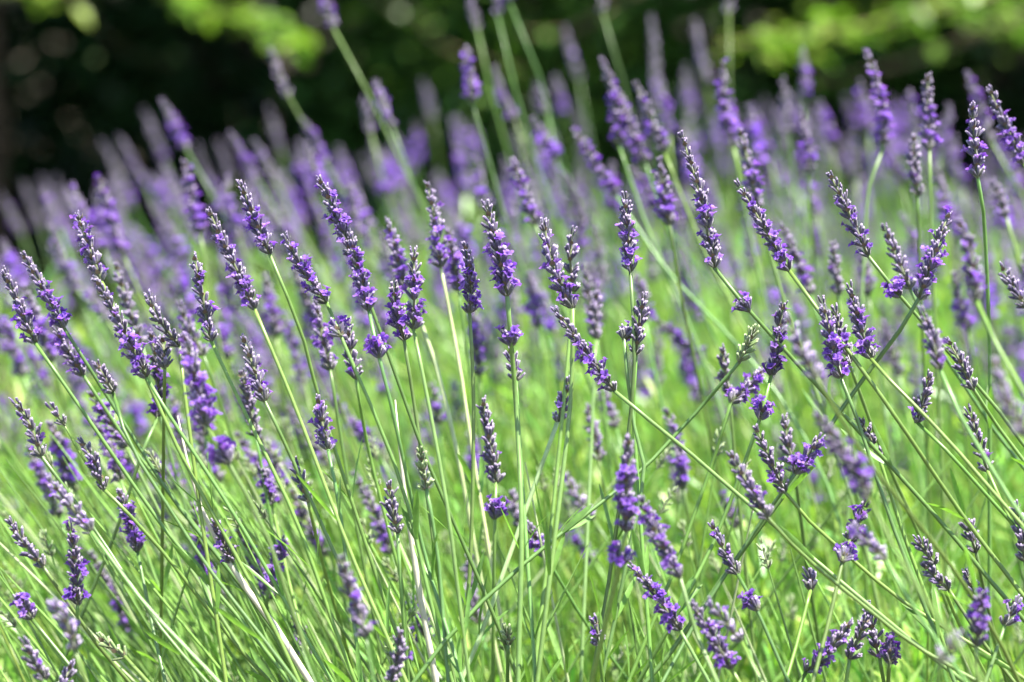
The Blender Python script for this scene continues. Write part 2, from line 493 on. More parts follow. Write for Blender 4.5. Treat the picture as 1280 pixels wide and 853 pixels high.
def root_of(p, u, rg):
    """where the stalk whose visible lower end is p, heading along u, meets the ground"""
    z = p[2]
    k = np.clip(z, .05, .6)
    c1 = p + unit(u) * k * .45
    c1[2] = max(c1[2], z * .3)
    r = np.array([c1[0] + u[0] * .06 + rg.normal(0, .008), c1[1] + u[1] * .06 + rg.normal(0, .012), 0.0])
    return c1, r

STALKS = []   # (empty, record) for labelling
def stalk(tip, base, d, typ, way=(), gap=None, dd=0.0, hi=True, seed=0, leaves=0, size=1.0, thick=1.0, shoots=(), bend=None, stemc=None, straw=False):
    """one lavender stalk: stem (> leaf), flower_spike (> blossom), lower_whorl, side_shoot"""
    rg = np.random.default_rng(seed)
    B = at(base[0], base[1], d)
    Tp = at(tip[0], tip[1], d + dd)
    ax = Tp - B; L = np.linalg.norm(ax); ax = ax / L
    pts = [B]
    dq = d
    wy = list(way)
    for (wx, wyy) in wy:
        dq = dq + rg.normal(0, .012)
        pts.append(at(wx, wyy, dq))
    if len(pts) > 1: u = unit(pts[-1] - pts[-2])
    else:
        u = -ax * .8 + np.array([0, 0, -.35]); u = unit(u)
        pts.append(B + u * .09)
    c1, r = root_of(pts[-1], u, rg)
    ctrl = pts + [c1, r]
    path = spline(ctrl, 26 if hi else 14)
    e = thing('lavender_stalk', r, None, None, None)
    org = np.array(r)
    g = Geo()
    sc = (C_STEM if stemc is None else np.asarray(stemc)) * rg.uniform(.8, 1.5) * np.array([rg.uniform(.85, 1.2), 1, rg.uniform(.7, 1.2)])  # brighter draws put whitish sunlight into some stem colours
    rad = np.linspace(.0012, .0018, len(path)) * thick
    tube(g, path, rad, 6 if hi else 4, sc, twist=.4)
    st = g.build('stem', M_STEM, e, org, smooth=False)
    if hi and leaves:
        arc = np.concatenate([[0], np.cumsum(np.linalg.norm(np.diff(path, axis=0), axis=1))])
        for k in range(leaves):
            s = .14 + .06 * k + rg.uniform(0, .035)
            i = min(np.searchsorted(arc, s), len(path) - 2)
            p = path[i]; tg = unit(path[i - 1] - path[i])
            a = rg.uniform(0, np.pi)
            x, y, _ = frame_of(tg)
            for sgn in (1, -1):
                lat = (x * math.cos(a) + y * math.sin(a)) * sgn
                gl = Geo()
                leaf_blade(gl, p + lat * .001, tg * .85 + lat * .42, lat * -1 + tg * .2, rg.uniform(.022, .042), rg.uniform(.0014, .0024),
                           np.array([.17, .32, .07]) * rg.uniform(.75, 1.25), rg.uniform(-.15, .2))
                gl.build('leaf', M_LEAF, st, org)
    bd = rg.normal(0, .16) if bend is None else bend
    ba = rg.uniform(0, 6.28)
    gc, gp = spike_local(L, typ, rg, hi, size)
    sp = bend_place(gc, B, ax, L, bd, ba).build('flower_spike', M_CALYX, e, org, smooth=True)
    if gp.n: bend_place(gp, B, ax, L, bd, ba).build('blossom', M_PETAL, sp, org)
    if gap:                                                         # a whorl set apart on the stem below the spike
        P = at(gap[0], gap[1], d)
        k = int(np.argmin(np.linalg.norm(path - P, axis=1)))
        k = max(1, min(k, len(path) - 2))
        P = path[k]; tg = unit(path[k - 1] - path[k])
        gc, gp = spike_local(.011, 'open' if typ not in ('bud', 'pale') else 'grey', rg, hi, size * 1.05, whorls=[0, .0035])
        lw = bend_place(gc, P - tg * .004, tg, .011, 0, 0).build('lower_whorl', M_CALYX, e, org)
        if gp.n: bend_place(gp, P - tg * .004, tg, .011, 0, 0).build('blossom', M_PETAL, lw, org)
    for (jx, jy, tx, ty, bx, by, ty_) in shoots:                    # a thin side shoot with its own small bud spike
        J = at(jx, jy, d); k = int(np.argmin(np.linalg.norm(path - J, axis=1))); J = path[k]
        b2 = at(bx, by, d - .01); t2 = at(tx, ty, d - .012)
        gs = Geo(); tube(gs, spline([J, (J + b2) / 2 + (b2 - J) * .05 + np.array([0, 0, -.002]), b2], 8), np.linspace(.0008, .0006, 8), 5, sc)
        ss = gs.build('side_shoot', M_STEM, e, org)
        a2 = t2 - b2; L2 = np.linalg.norm(a2)
        gc, gp = spike_local(L2, ty_, rg, True, .8)
        bend_place(gc, b2, a2 / L2, L2, 0, 0).build('bud_spike', M_CALYX, ss, org)
    STALKS.append([e, dict(tip=tip, base=base, d=d, typ=typ, nick=None, hero=False, gap=gap)])
    return e

# ------------------------------------------------------------------ the stalks the photo shows sharp enough to tell apart
# nick, what sets it apart, tip, base of the spike, distance, type, points further down the stem, extras
HERO = [
 # left third
 ('small violet left-edge spike', 'sharp, leaning left beside the frame edge', (3,334), (44,429), 1.62, 'mix', [(98,506),(190,640)], {}),
 ('slim two-tone spike', 'grey tip, second from the left edge, leaning left', (28,316), (80,410), 1.62, 'mix', [(140,505),(200,600)], {}),
 ('short violet cluster', 'all in bloom, tucked under the slim two-tone spike', (66,405), (104,469), 1.66, 'open', [(140,525)], {}),
 ('dark-topped stacked spike', 'rises from behind the long leaning spike, buds over violet', (96,265), (127,352), 1.60, 'upper', [(168,440),(215,545)], {}),
 ('long leaning spike', 'thick, grey above and violet below, left of the picture', (119,346), (183,472), 1.58, 'mix', [(212,520),(300,655),(395,820)], {'leaves':2}),
 ('hooked grey bud spike', 'no open flowers, beside the long leaning spike', (183,363), (224,433), 1.60, 'bud', [(232,500),(245,600)], {'bend':.4}),
 ('tiny bud head', 'under the hooked grey bud spike on a straight stem', (203,418), (206,460), 1.60, 'bud', [(205,520)], {}),
 ('tapered violet spike', 'straight and nearly upright on a doubled green stem', (242,316), (264,427), 1.60, 'mix', [(302,507),(370,650),(420,790)], {'leaves':3}),
 ('broad mauve-tipped spike', 'leaning left, buds and violet mixed, above centre left', (259,260), (318,386), 1.58, 'mix', [(368,506),(430,670)], {'leaves':2}),
 ('short dark-based spike', 'violet only at its foot, on a long curving stem', (298,224), (337,318), 1.60, 'mix', [(378,420),(402,510),(470,720)], {}),
 ('leaning middle-left spike', 'violet underside, one loose whorl at its foot', (355,291), (408,378), 1.59, 'open', [(430,430),(500,600),(545,780)], {'gap':(413,392)}),
 ('high dark violet spike', 'rises behind another, deep violet band below its tip', (397,220), (441,322), 1.60, 'upper', [(470,400),(520,540)], {}),
 ('overlapping grey spike', 'long, in front of the high dark violet spike', (437,290), (461,388), 1.57, 'mix', [(467,420),(489,506),(530,690),(575,840)], {'gap':(463,406),'leaves':3}),
 ('small violet-foot spike', 'slim, low among the left stems, leaning left', (303,418), (331,502), 1.57, 'mix', [(368,580),(430,720),(470,830)], {'leaves':2}),
 ('plump violet spike', 'wide, soft and fully open, left, lower half violet', (229,416), (258,532), 1.47, 'open', [(272,555),(330,662),(378,800)], {'size':1.2,'gap':(247,550)}),
 ('little grey twin head', 'greyish, on a forked thin stem at the left', (119,452), (141,490), 1.57, 'bud', [(165,560),(240,680)], {}),
 ('dark shaded spike', 'deep violet, behind the forked stems at left', (187,412), (197,522), 1.68, 'dark', [(180,560),(150,650)], {}),
 ('low grey bud spike', 'leaning left by the left edge, closed buds', (15,497), (52,571), 1.57, 'bud', [(110,650),(190,770)], {}),
 ('grey mid-left bud spike', 'closed, curving beside the blurred violet plume', (98,549), (130,612), 1.58, 'bud', [(195,680),(290,800)], {'shoots':[(140,618,60,503,80,531,'bud')]}),
 ('dusty mauve spike', 'pale, blurred, crossing stems at the lower left', (59,595), (114,665), 1.50, 'pale', [(165,735)], {}),
 ('deep violet column', 'upright, dark and dense, standing out at the lower left', (86,655), (97,756), 1.56, 'dark', [(95,800)], {'bend':.1}),
 ('zigzag grey bud spike', 'low at the left edge, two rows of dark buds', (10,648), (54,709), 1.57, 'bud', [(110,790)], {}),
 ('slim grey bud spike', 'small, closed, low among bright stems left of centre', (267,648), (291,702), 1.60, 'bud', [(320,770)], {}),
 ('tiny blue-grey spike', 'small and closed, above the lower left stems', (367,576), (385,627), 1.62, 'bud', [(400,690)], {}),
 ('small pale violet spike', 'flowers at its foot, beside the left middle stems', (397,494), (410,562), 1.60, 'mix', [(425,640),(440,760)], {'leaves':2}),
 ('loose violet cluster', 'scattered flowers, low on the left behind crossing stems', (148,611), (172,690), 1.66, 'open', [(190,780)], {}),
 ('blurred violet plume', 'soft and wide, leaning left near the left edge', (62,527), (91,608), 1.82, 'open', [(130,700)], {'size':1.2}),
 ('soft drooping violet plume', 'blurred, leaning left in front of green left stems', (185,564), (225,612), 1.85, 'open', [(270,700)], {}),
 ('bottom left mauve spike', 'faded, blurred, close to the lens', (60,748), (93,812), 1.42, 'pale', [(110,860)], {}),
 ('split flower tuft', 'two violet florets open, at the far lower left', (22,744), (40,774), 1.55, 'open', [(85,830)], {}),
 ('pale green bud head', 'closed, lying low at the lower left', (123,794), (156,821), 1.56, 'green', [(200,870)], {}),
 ('grey corner spike', 'closed and mauve in the lower left corner', (28,797), (55,850), 1.50, 'grey', [(80,900)], {}),
 ('dark bottom bud spike', 'grey, rising from the bottom edge at left', (90,828), (75,870), 1.52, 'bud', [(70,900)], {}),
 ('bent violet tuft', 'small, violet, low behind the left stems', (356,673), (335,735), 1.68, 'open', [(330,790)], {}),
 ('slanting dim violet spike', 'thin, dim, low behind stems at left of centre', (366,770), (386,822), 1.72, 'grey', [(400,880)], {}),
 ('shaded violet bud', 'small and violet, left of centre behind stems', (326,584), (340,630), 1.72, 'open', [(355,700)], {}),
 # centre
 ('front mauve spike', 'blurred, close, low left of the white dead stem', (427,693), (457,796), 1.42, 'grey', [(470,870)], {'size':1.05}),
 ('pale lilac spike', 'soft, in flower, just above the pale bent stems', (533,227), (551,335), 1.72, 'mix', [(556,360),(575,460),(590,560)], {'stemc':(.3,.4,.16)}),
 ('soft violet companion', 'slightly blurred, behind the two merged grey spikes', (483,272), (507,360), 1.74, 'mix', [(540,440),(570,560),(600,720)], {'stemc':(.3,.4,.16),'thick':1.3}),
 ('merged grey spike', 'mostly buds with a violet foot, centre left', (516,306), (517,412), 1.57, 'mix', [(536,506),(560,640),(580,800)], {'leaves':3}),
 ('dark merged spike', 'overlapping the merged grey spike on its left side', (492,350), (505,425), 1.60, 'mix', [(520,520),(545,700)], {'leaves':2}),
 ('slim upright bud spike', 'blue-grey with one violet whorl, dead straight stem', (580,302), (587,391), 1.60, 'mix', [(592,506),(588,700),(575,840)], {'leaves':2}),
 ('plump centre spike', 'wide-footed, grey-violet, standing on a straight thick stem', (606,250), (634,370), 1.58, 'mix', [(645,506),(652,650),(648,845)], {'size':1.15,'thick':1.25,'gap':(638,419),'bend':.12}),
 ('dark bud sprig', 'closed, half hidden behind the plump centre spike stem', (636,432), (645,476), 1.63, 'bud', [(650,560)], {}),
 ('tall right-centre spike', 'sharp, closed above and violet below, centre of the picture', (679,270), (716,386), 1.59, 'mix', [(713,506),(690,700),(672,850)], {'size':1.08,'thick':1.15,'leaves':2}),
 ('blue-grey bud spike', 'slim, closed, behind the tall right-centre spike', (718,283), (717,365), 1.65, 'bud', [(705,500),(690,650)], {}),
 ('slanting violet spike', 'long, leaning left on a diagonal stem right of centre', (691,383), (768,489), 1.58, 'mix', [(787,506),(850,556),(950,642),(1090,760),(1200,850)], {'thick':1.1}),
 ('upright dark-grey spike', 'narrow, on a straight stem, right of centre', (780,238), (788,339), 1.60, 'mix', [(793,440),(788,520),(765,700),(740,850)], {'leaves':2}),
 ('loose blue bud spike', 'small, open whorls of closed buds, right of centre', (806,364), (795,444), 1.60, 'bud', [(792,520),(800,640)], {}),
 ('single bud tip', 'tiny dark bud on a bare stem right of centre', (783,412), (780,424), 1.60, 'bud', [(790,520),(805,590),(780,720)], {'leaves':2}),
 ('dark hanging bud spike', 'closed, among stems left of the merged pair', (435,398), (445,474), 1.64, 'bud', [(460,560),(490,680)], {}),
 ('low centre grey spike', 'soft grey-violet, wide, alone in the green centre', (603,497), (620,603), 1.66, 'grey', [(618,680),(616,850)], {'size':1.15,'gap':(630,601)}),
 ('faded straw-mauve head', 'pale and dry, leaning right on a pale stem', (713,470), (697,527), 1.64, 'pale', [(660,630),(610,770)], {'stemc':(.34,.42,.2),'thick':1.2}),
 ('small blue bud spike', 'closed, low centre left, beside the white dead stem', (486,601), (497,667), 1.57, 'bud', [(503,760),(510,850)], {}),
 ('tiny green bud spike', 'unripe, pressed against a stem left of centre', (524,556), (533,611), 1.57, 'green', [(548,700),(560,850)], {'leaves':2}),
 ('low slanting bud spike', 'violet-grey, below centre, leaning left behind stems', (659,655), (683,697), 1.68, 'mix', [(720,760)], {}),
 ('tall blurred violet spike', 'soft, close to the lens, in lower right centre', (787,544), (783,664), 1.47, 'mix', [(778,690),(740,850)], {'size':1.1,'gap':(777,694),'thick':1.2}),
 ('leaning blurred violet spike', 'soft, close, next to the tall blurred violet spike', (800,618), (850,722), 1.47, 'open', [(870,790),(895,850)], {}),
 ('crisp lower spike', 'lilac flowers along a slanting head, below the blurred pair', (785,704), (850,788), 1.56, 'open', [(890,860)], {}),
 ('soft mauve rear spike', 'dull, blurred, leaning left below centre', (706,591), (742,650), 1.85, 'pale', [(800,740)], {}),
 ('low bud sprig', 'grey, thin, at the bottom right of centre', (741,772), (748,806), 1.58, 'bud', [(760,900)], {}),
 ('lone green bud', 'small, unripe, at the bottom centre', (635,782), (635,806), 1.60, 'green', [(634,870)], {}),
 ('bottom mauve spike', 'upright, blurred, at the bottom left of centre', (500,787), (490,852), 1.50, 'grey', [(488,900)], {}),
 ('dim rear bud spike', 'dark, small, directly below the low centre grey spike', (640,612), (652,660), 1.80, 'bud', [(665,760)], {}),
 # right third
 ('tallest grey-violet spike', 'very long, dark buds over violet, a whorl hanging below', (850,164), (893,335), 1.59, 'mix', [(921,371),(1043,506),(1165,640),(1275,770)], {'gap':(910,358),'bend':-.12,'thick':1.1}),
 ('leaning plum spike', 'long, mauve buds turning violet, stem running down right', (920,226), (986,338), 1.60, 'mix', [(1030,398),(1109,506),(1200,640),(1275,740)], {'thick':1.1}),
 ('violet plume behind plum spike', 'blurred, tall, directly behind the leaning plum spike', (924,160), (947,262), 1.80, 'mix', [(975,360)], {}),
 ('whorled right spike', 'slender with a clear loose violet whorl below, leaning left', (1035,214), (1085,320), 1.60, 'mix', [(1112,355),(1242,506),(1290,570)], {'gap':(1104,345)}),
 ('soft grey right spike', 'slightly blurred, just right of the loose violet whorl', (1104,279), (1138,361), 1.68, 'grey', [(1165,420),(1230,520)], {}),
 ('right-leaning violet spike', 'dense and vivid, tilting right, unlike its neighbours', (1187,263), (1149,373), 1.57, 'open', [(1133,402),(1060,500),(990,605),(905,720),(850,800)], {'thick':1.1}),
 ('near blurred right spike', 'large, out of focus, dark tip, right side', (1195,272), (1220,375), 1.40, 'mix', [(1250,440),(1290,510)], {}),
 ('bright upper right spike', 'vivid lilac blooms on a long vertical stem', (1215,128), (1222,222), 1.64, 'open', [(1229,260),(1237,430),(1237,640)], {'stemc':(.11,.2,.05)}),
 ('right edge tall spike', 'grey tip with violet foot, leaning left at the right edge', (1235,108), (1280,205), 1.70, 'mix', [(1320,300)], {}),
 ('dark indigo spike', 'deep violet, standing right of centre on a slanting stem', (980,376), (964,470), 1.60, 'dark', [(958,500),(900,660),(850,760),(800,850)], {'gap':(962,480)}),
 ('green-tipped thin spike', 'narrow, nearly closed, tilting right', (946,405), (924,453), 1.60, 'green', [(879,506),(820,570)], {}),
 ('front violet triplet spike', 'left one of three close violet spikes, right of centre', (1026,370), (1051,472), 1.58, 'open', [(1070,520),(1110,640)], {}),
 ('grey triplet spike', 'middle of the three close spikes, half hidden', (1042,380), (1062,455), 1.63, 'grey', [(1085,520)], {}),
 ('dark triplet spike', 'right of the three close spikes, deep violet foot', (1061,352), (1089,449), 1.58, 'mix', [(1093,456),(1180,545),(1280,660)], {}),
 ('dim rear right spike', 'grey, blurred, above the three close violet spikes', (1041,301), (1048,368), 1.82, 'grey', [(1055,450)], {}),
 ('sharp right bud spike', 'closed and grey, leaning left near the right side', (1183,422), (1217,487), 1.59, 'bud', [(1245,530),(1290,590)], {}),
 ('near mauve bud spike', 'blurred, upright, crossing the forked right stems', (1152,385), (1175,462), 1.47, 'grey', [(1200,520),(1260,620)], {}),
 ('faint near mauve spike', 'out of focus, slanting in front of the indigo spike', (983,395), (1020,472), 1.38, 'pale', [(1060,540)], {}),
 ('pale lilac tuft', 'flowering, slanting right beneath the indigo spike', (952,462), (914,503), 1.66, 'open', [(890,580),(855,680)], {}),
 ('dull bud spike', 'dark and closed, left of the pale lilac tuft', (902,432), (912,495), 1.72, 'bud', [(920,590)], {}),
 ('thin wavy bud spike', 'narrow with a tuft at its foot, right side', (1163,466), (1146,528), 1.59, 'grey', [(1180,560),(1270,660)], {}),
 ('right edge mauve spike', 'soft, cut by the right edge, mid height', (1250,331), (1283,385), 1.66, 'grey', [(1320,440)], {}),
 ('sharp slanting bud spike', 'clean rows of closed buds, lower right of centre', (943,531), (981,615), 1.57, 'grey', [(1010,650),(1100,730)], {}),
 ('blurred mauve bud spike', 'dull, upright, between the two slanting lower spikes', (980,517), (994,592), 1.68, 'grey', [(1005,680)], {}),
 ('right-tilting flowering spike', 'violet, low, tilting right against a thick stem', (1028,543), (994,592), 1.57, 'open', [(960,640),(880,760),(830,850)], {}),
 ('large near violet spike', 'out of focus, slanting across the lower right', (1018,515), (1086,622), 1.36, 'mix', [(1120,690)], {}),
 ('curved indigo spike', 'deep violet, below the large near violet spike', (1084,626), (1062,676), 1.57, 'dark', [(1056,690),(1040,760)], {'gap':(1055,692)}),
 ('far right bud spike', 'slim, closed, sharp, leaning left', (1208,506), (1234,588), 1.59, 'bud', [(1262,650),(1300,720)], {}),
 ('spotted bud spike', 'thin, closed buds, behind crossing stems on the right', (1071,520), (1099,572), 1.63, 'bud', [(1120,640)], {}),
 ('soft near mauve spike', 'slightly blurred, leaning left, lower right of centre', (911,563), (960,648), 1.50, 'grey', [(1010,700),(1120,790)], {}),
 ('crisp low right spike', 'row of sharp grey-lilac buds slanting left', (888,652), (922,718), 1.57, 'grey', [(945,760),(980,840)], {'gap':(940,740)}),
 ('right edge upright bud spike', 'dark, closed, cut by the right edge', (1269,625), (1281,700), 1.58, 'bud', [(1290,760)], {}),
 ('forked blue bud spike', 'small, dark, right side, upper of a pair', (1145,672), (1168,705), 1.58, 'bud', [(1190,760)], {}),
 ('lower blue bud spike', 'small, dark, below the forked blue bud spike', (1152,703), (1186,737), 1.58, 'bud', [(1220,790)], {}),
 ('violet bottom spike', 'soft, slanting left, lower right of centre', (862,750), (914,836), 1.50, 'mix', [(940,880)], {}),
 ('mauve bottom spike', 'faded, behind the violet bottom spike on its right', (884,750), (927,802), 1.46, 'pale', [(950,850)], {}),
 ('curled violet spray', 'arching right, in flower, at the bottom right', (1065,774), (1008,840), 1.56, 'mix', [(990,870)], {'bend':.35}),
 ('grey bottom bud spike', 'closed, leaning right, beside the curled violet spray', (1083,766), (1062,824), 1.57, 'bud', [(1055,870)], {}),
 ('bottom bud pair spike', 'thin, closed, left of a violet whorl', (1085,752), (1099,822), 1.58, 'bud', [(1110,880)], {}),
 ('short violet whorl', 'single cluster, deep violet, at the bottom right', (1112,798), (1112,828), 1.57, 'dark', [(1108,880)], {}),
 ('small stubby bud head', 'tiny, grey, alone in green at the lower right', (1011,715), (1013,738), 1.58, 'bud', [(1000,790)], {}),
 ('dark soft violet spike', 'close, out of focus, deep violet, lower right corner', (1226,738), (1220,808), 1.45, 'dark', [(1222,860)], {}),
 ('corner violet tuft', 'bright violet, cut by the right edge at the bottom', (1273,748), (1256,782), 1.56, 'open', [(1240,830)], {}),
 ('faint mauve near head', 'washed out, very blurred, bottom right', (1198,792), (1176,826), 1.32, 'pale', [(1170,870)], {}),
 ('right edge near mauve spike', 'large, very blurred, cut by the right edge', (1243,448), (1284,545), 1.30, 'grey', [(1320,620)], {}),
 ('near drooping bud', 'blurred, slanting, by the curved indigo spike', (1065,655), (1107,700), 1.42, 'pale', [(1130,740)], {}),
 ('low right hidden bud spike', 'thin, dark, behind stems at lower right', (1205,642), (1220,690), 1.62, 'bud', [(1235,760)], {}),
 ('leaning lower right bud spike', 'grey, thin, above the corner violet tuft', (1206,712), (1230,760), 1.60, 'grey', [(1250,820)], {}),
]
# ------------------------------------------------------------------ softer stalks behind: tip, base, distance, type, points further down, whorl
SOFT = [
 ((202,123),(233,188),2.30,'open',[(286,280),(345,390)],(242,208)), ((336,57),(361,121),2.30,'grey',[(385,165),(440,260)],None),
 ((398,-25),(417,36),2.25,'open',[(450,95),(500,200),(530,260)],None), ((377,148),(406,205),2.30,'mix',[(430,260)],(414,219)),
 ((286,165),(323,226),2.40,'mix',[(360,290)],(343,237)), ((316,173),(343,224),2.5,'grey',[(375,290)],None),
 ((336,133),(351,190),3.2,'grey',[(370,260)],None), ((178,135),(206,203),3.2,'grey',[(235,270)],None),
 ((148,168),(183,234),2.9,'grey',[(220,310)],None), ((126,175),(159,243),3.1,'grey',[(185,300)],None),
 ((246,180),(264,236),3.4,'grey',[],None), ((272,173),(290,226),3.2,'grey',[],None),
 ((50,219),(76,284),3.2,'grey',[],None), ((28,225),(52,285),3.3,'grey',[],None), ((69,219),(94,275),3.3,'grey',[],None),
 ((90,228),(128,312),2.1,'open',[(165,390)],None), ((124,220),(154,318),2.05,'open',[(190,400)],None), ((60,272),(95,357),2.15,'mix',[(130,430)],None),
 ((202,208),(237,268),2.5,'mix',[(270,330)],None), ((185,249),(212,305),2.6,'grey',[],None), ((284,219),(300,300),2.15,'open',[(330,390)],None),
 ((0,240),(28,295),3.0,'grey',[],None), ((467,98),(491,160),2.15,'mix',[(520,240)],None), ((454,120),(464,168),2.4,'grey',[(480,230)],(470,178)),
 ((581,56),(590,128),2.05,'mix',[(606,180),(622,240)],None), ((585,-15),(597,38),2.4,'grey',[(610,100),(640,210)],None),
 ((615,-60),(622,20),2.3,'grey',[(652,145),(672,210)],None), ((628,-60),(637,3),2.3,'mix',[(676,101),(700,190)],None),
 ((618,81),(644,150),2.3,'mix',[(665,215)],None), ((672,104),(684,142),2.35,'grey',[(700,220)],None), ((648,160),(653,186),2.4,'green',[(660,240)],None),
 ((706,34),(724,100),3.0,'pale',[],None), ((748,-55),(753,16),2.4,'grey',[(783,118),(800,190)],None), ((751,71),(773,180),2.0,'mix',[(800,260)],None),
 ((770,111),(806,203),2.0,'mix',[(840,300)],None), ((793,101),(830,190),1.96,'mix',[(870,290)],None), ((716,160),(770,244),1.96,'open',[(820,320)],None),
 ((814,17),(821,142),2.8,'pale',[],None), ((639,195),(669,281),1.86,'mix',[(690,350)],None), ((824,195),(837,281),1.8,'mix',[(850,360)],None),
 ((719,215),(745,270),2.5,'dark',[],None), ((787,209),(826,271),2.05,'open',[(870,330)],None), ((570,195),(592,252),2.8,'grey',[],None),
 ((528,101),(540,150),3.3,'grey',[],None), ((904,76),(917,184),1.98,'open',[(935,280)],None), ((905,-30),(911,16),2.4,'grey',[(912,100)],None),
 ((868,24),(884,102),2.9,'pale',[],None), ((857,80),(862,150),2.9,'grey',[],None), ((1003,60),(1004,124),2.3,'mix',[(1006,190)],(1004,122)),
 ((1001,133),(1011,217),2.0,'mix',[(1016,320)],None), ((1025,124),(1039,180),2.4,'open',[],None), ((1082,62),(1105,182),1.9,'open',[(1085,240),(1080,330)],None),
 ((1075,100),(1085,165),2.4,'dark',[],None), ((1160,91),(1162,187),1.82,'mix',[(1163,260),(1166,340)],None), ((1143,165),(1147,244),1.8,'grey',[(1150,330)],None),
 ((1208,88),(1239,176),2.15,'open',[(1275,240)],None), ((1136,114),(1144,167),2.3,'open',[],None), ((1193,168),(1204,235),2.4,'open',[],None),
 ((1116,192),(1127,231),2.2,'dark',[],None), ((1065,165),(1070,220),2.4,'grey',[],None), ((941,135),(962,197),2.4,'dark',[],None),
 ((960,192),(986,231),2.5,'open',[],None), ((1170,202),(1184,280),2.05,'mix',[],None), ((1240,225),(1258,271),1.9,'grey',[],None),
 ((880,205),(899,270),2.6,'grey',[],None), ((990,240),(1010,300),2.4,'mix',[],None), ((420,290),(436,345),2.2,'mix',[],None), ((590,365),(600,470),1.9,'open',[],None),
 ((500,260),(512,310),2.5,'grey',[],None), ((560,270),(580,320),2.6,'grey',[],None), ((660,340),(672,410),2.0,'open',[],None), ((730,330),(745,420),1.85,'grey',[],None),
 ((820,400),(880,450),1.95,'open',[],None), ((435,520),(475,570),1.9,'open',[],None), ((410,490),(450,545),2.0,'open',[],None), ((370,440),(380,500),2.2,'mix',[],None),
 ((5,400),(30,470),2.0,'open',[],None), ((40,430),(60,510),2.2,'open',[],None), ((270,470),(290,530),2.1,'mix',[],None), ((330,340),(345,420),1.95,'open',[],None),
 ((160,300),(190,370),2.3,'mix',[],None), ((230,250),(255,310),2.4,'open',[],None), ((480,440),(490,500),2.3,'grey',[],None), ((565,470),(575,530),2.2,'mix',[],None),
 ((540,480),(548,530),1.95,'mix',[],None), ((1105,400),(1125,470),2.0,'grey',[],None), ((1280,320),(1290,400),1.9,'open',[],None), ((1255,400),(1262,450),2.3,'dark',[],None),
 ((700,660),(745,705),1.95,'open',[],None), ((710,590),(720,640),2.2,'grey',[],None), ((840,560),(850,620),2.0,'mix',[],None), ((905,620),(920,660),1.85,'dark',[],None),
 ((610,690),(640,730),2.2,'grey',[],None), ((405,700),(420,745),1.95,'grey',[],None), ((600,400),(612,455),2.2,'dark',[],None), ((390,530),(405,585),2.1,'grey',[],None),
]

# soft stalks that still stand out, by their tip
NICK = {(202,123): ('lone stacked violet spike', 'blurred, against the dark trees at upper left'), (336,57): ('high grey spike', 'blurred, on a green stem under the bright left bough'),
 (398,-25): ('cropped violet spike', 'deep violet, cut by the top edge above a pale green stem'), (377,148): ('soft two-whorl spike', 'blurred, a loose whorl below, beside the long pale stem'),
 (467,98): ('stocky blurred violet spike', 'crossing the long pale stem from the cropped violet spike'), (581,56): ('upright vivid blurred spike', 'violet foot, standing free near the top centre'),
 (585,-15): ('top centre grey spike', 'cut by the top edge, its green stem running down'), (615,-60): ('first headless tall stem', 'green, its spike above the top edge, top centre'),
 (628,-60): ('second headless tall stem', 'green, right of the first, its spike above the top edge'), (618,81): ('blurred right neighbour spike', 'mauve, just right of the upright vivid blurred spike'),
 (748,-55): ('cropped right-centre stem', 'green with its grey spike at the top edge'), (751,71): ('tall mauve-violet spike', 'blurred, first of the crowded trio right of centre'),
 (793,101): ('knobbly violet spike', 'blurred, last of the crowded trio right of centre'), (716,160): ('sprawling lilac spike', 'blurred, long and flowering, below the crowded trio'),
 (904,76): ('bent violet spike', 'blurred, tall, rising above the plum spikes'), (905,-30): ('top edge bud whorl', 'grey, thin stem, in front of the bright right boughs'),
 (1003,60): ('spaced whorl spike', 'blurred, two round whorls apart, below the bright right boughs'), (1082,62): ('vivid violet column', 'blurred, tallest at the upper right against dark trees'),
 (1160,91): ('speckled upper right spike', 'slightly soft, right of the vivid violet column'), (706,34): ('wide pale haze spike', 'very blurred, pale mauve, top right of centre'),
 (814,17): ('long pale haze spike', 'very blurred, pale, high beside the crowded trio'), (868,24): ('pale far spike', 'hazy mauve, high left of the top edge bud whorl')}
for k, (nick, rest, tip, base, d, typ, way, kw) in enumerate(HERO):
    kw = dict(kw)
    kw.setdefault('leaves', 1 if base[1] < 620 else 0)
    e = stalk(tip, base, d, typ, way, seed=1000 + k, dd=float(np.random.default_rng(k).normal(0, .008)), **kw)
    STALKS[-1][1].update(nick=nick, hero=True)
    e['label'] = (nick + ', ' + rest)
    e['category'] = 'lavender'; e['group'] = 'sharp lavender stalks in the front of the clump'
for k, (tip, base, d, typ, way, gap) in enumerate(SOFT):
    stalk(tip, base, d, typ, way, gap=gap, seed=3000 + k, hi=d < 2.1, thick=.75 if d > 2 else .95)

for e, q in STALKS:
    if q['tip'] in NICK and not q['hero']:
        q.update(nick=NICK[q['tip']][0], hero=True)
        e['label'] = ', '.join(NICK[q['tip']]); e['category'] = 'lavender'; e['group'] = 'blurred lavender stalks in the rows behind'

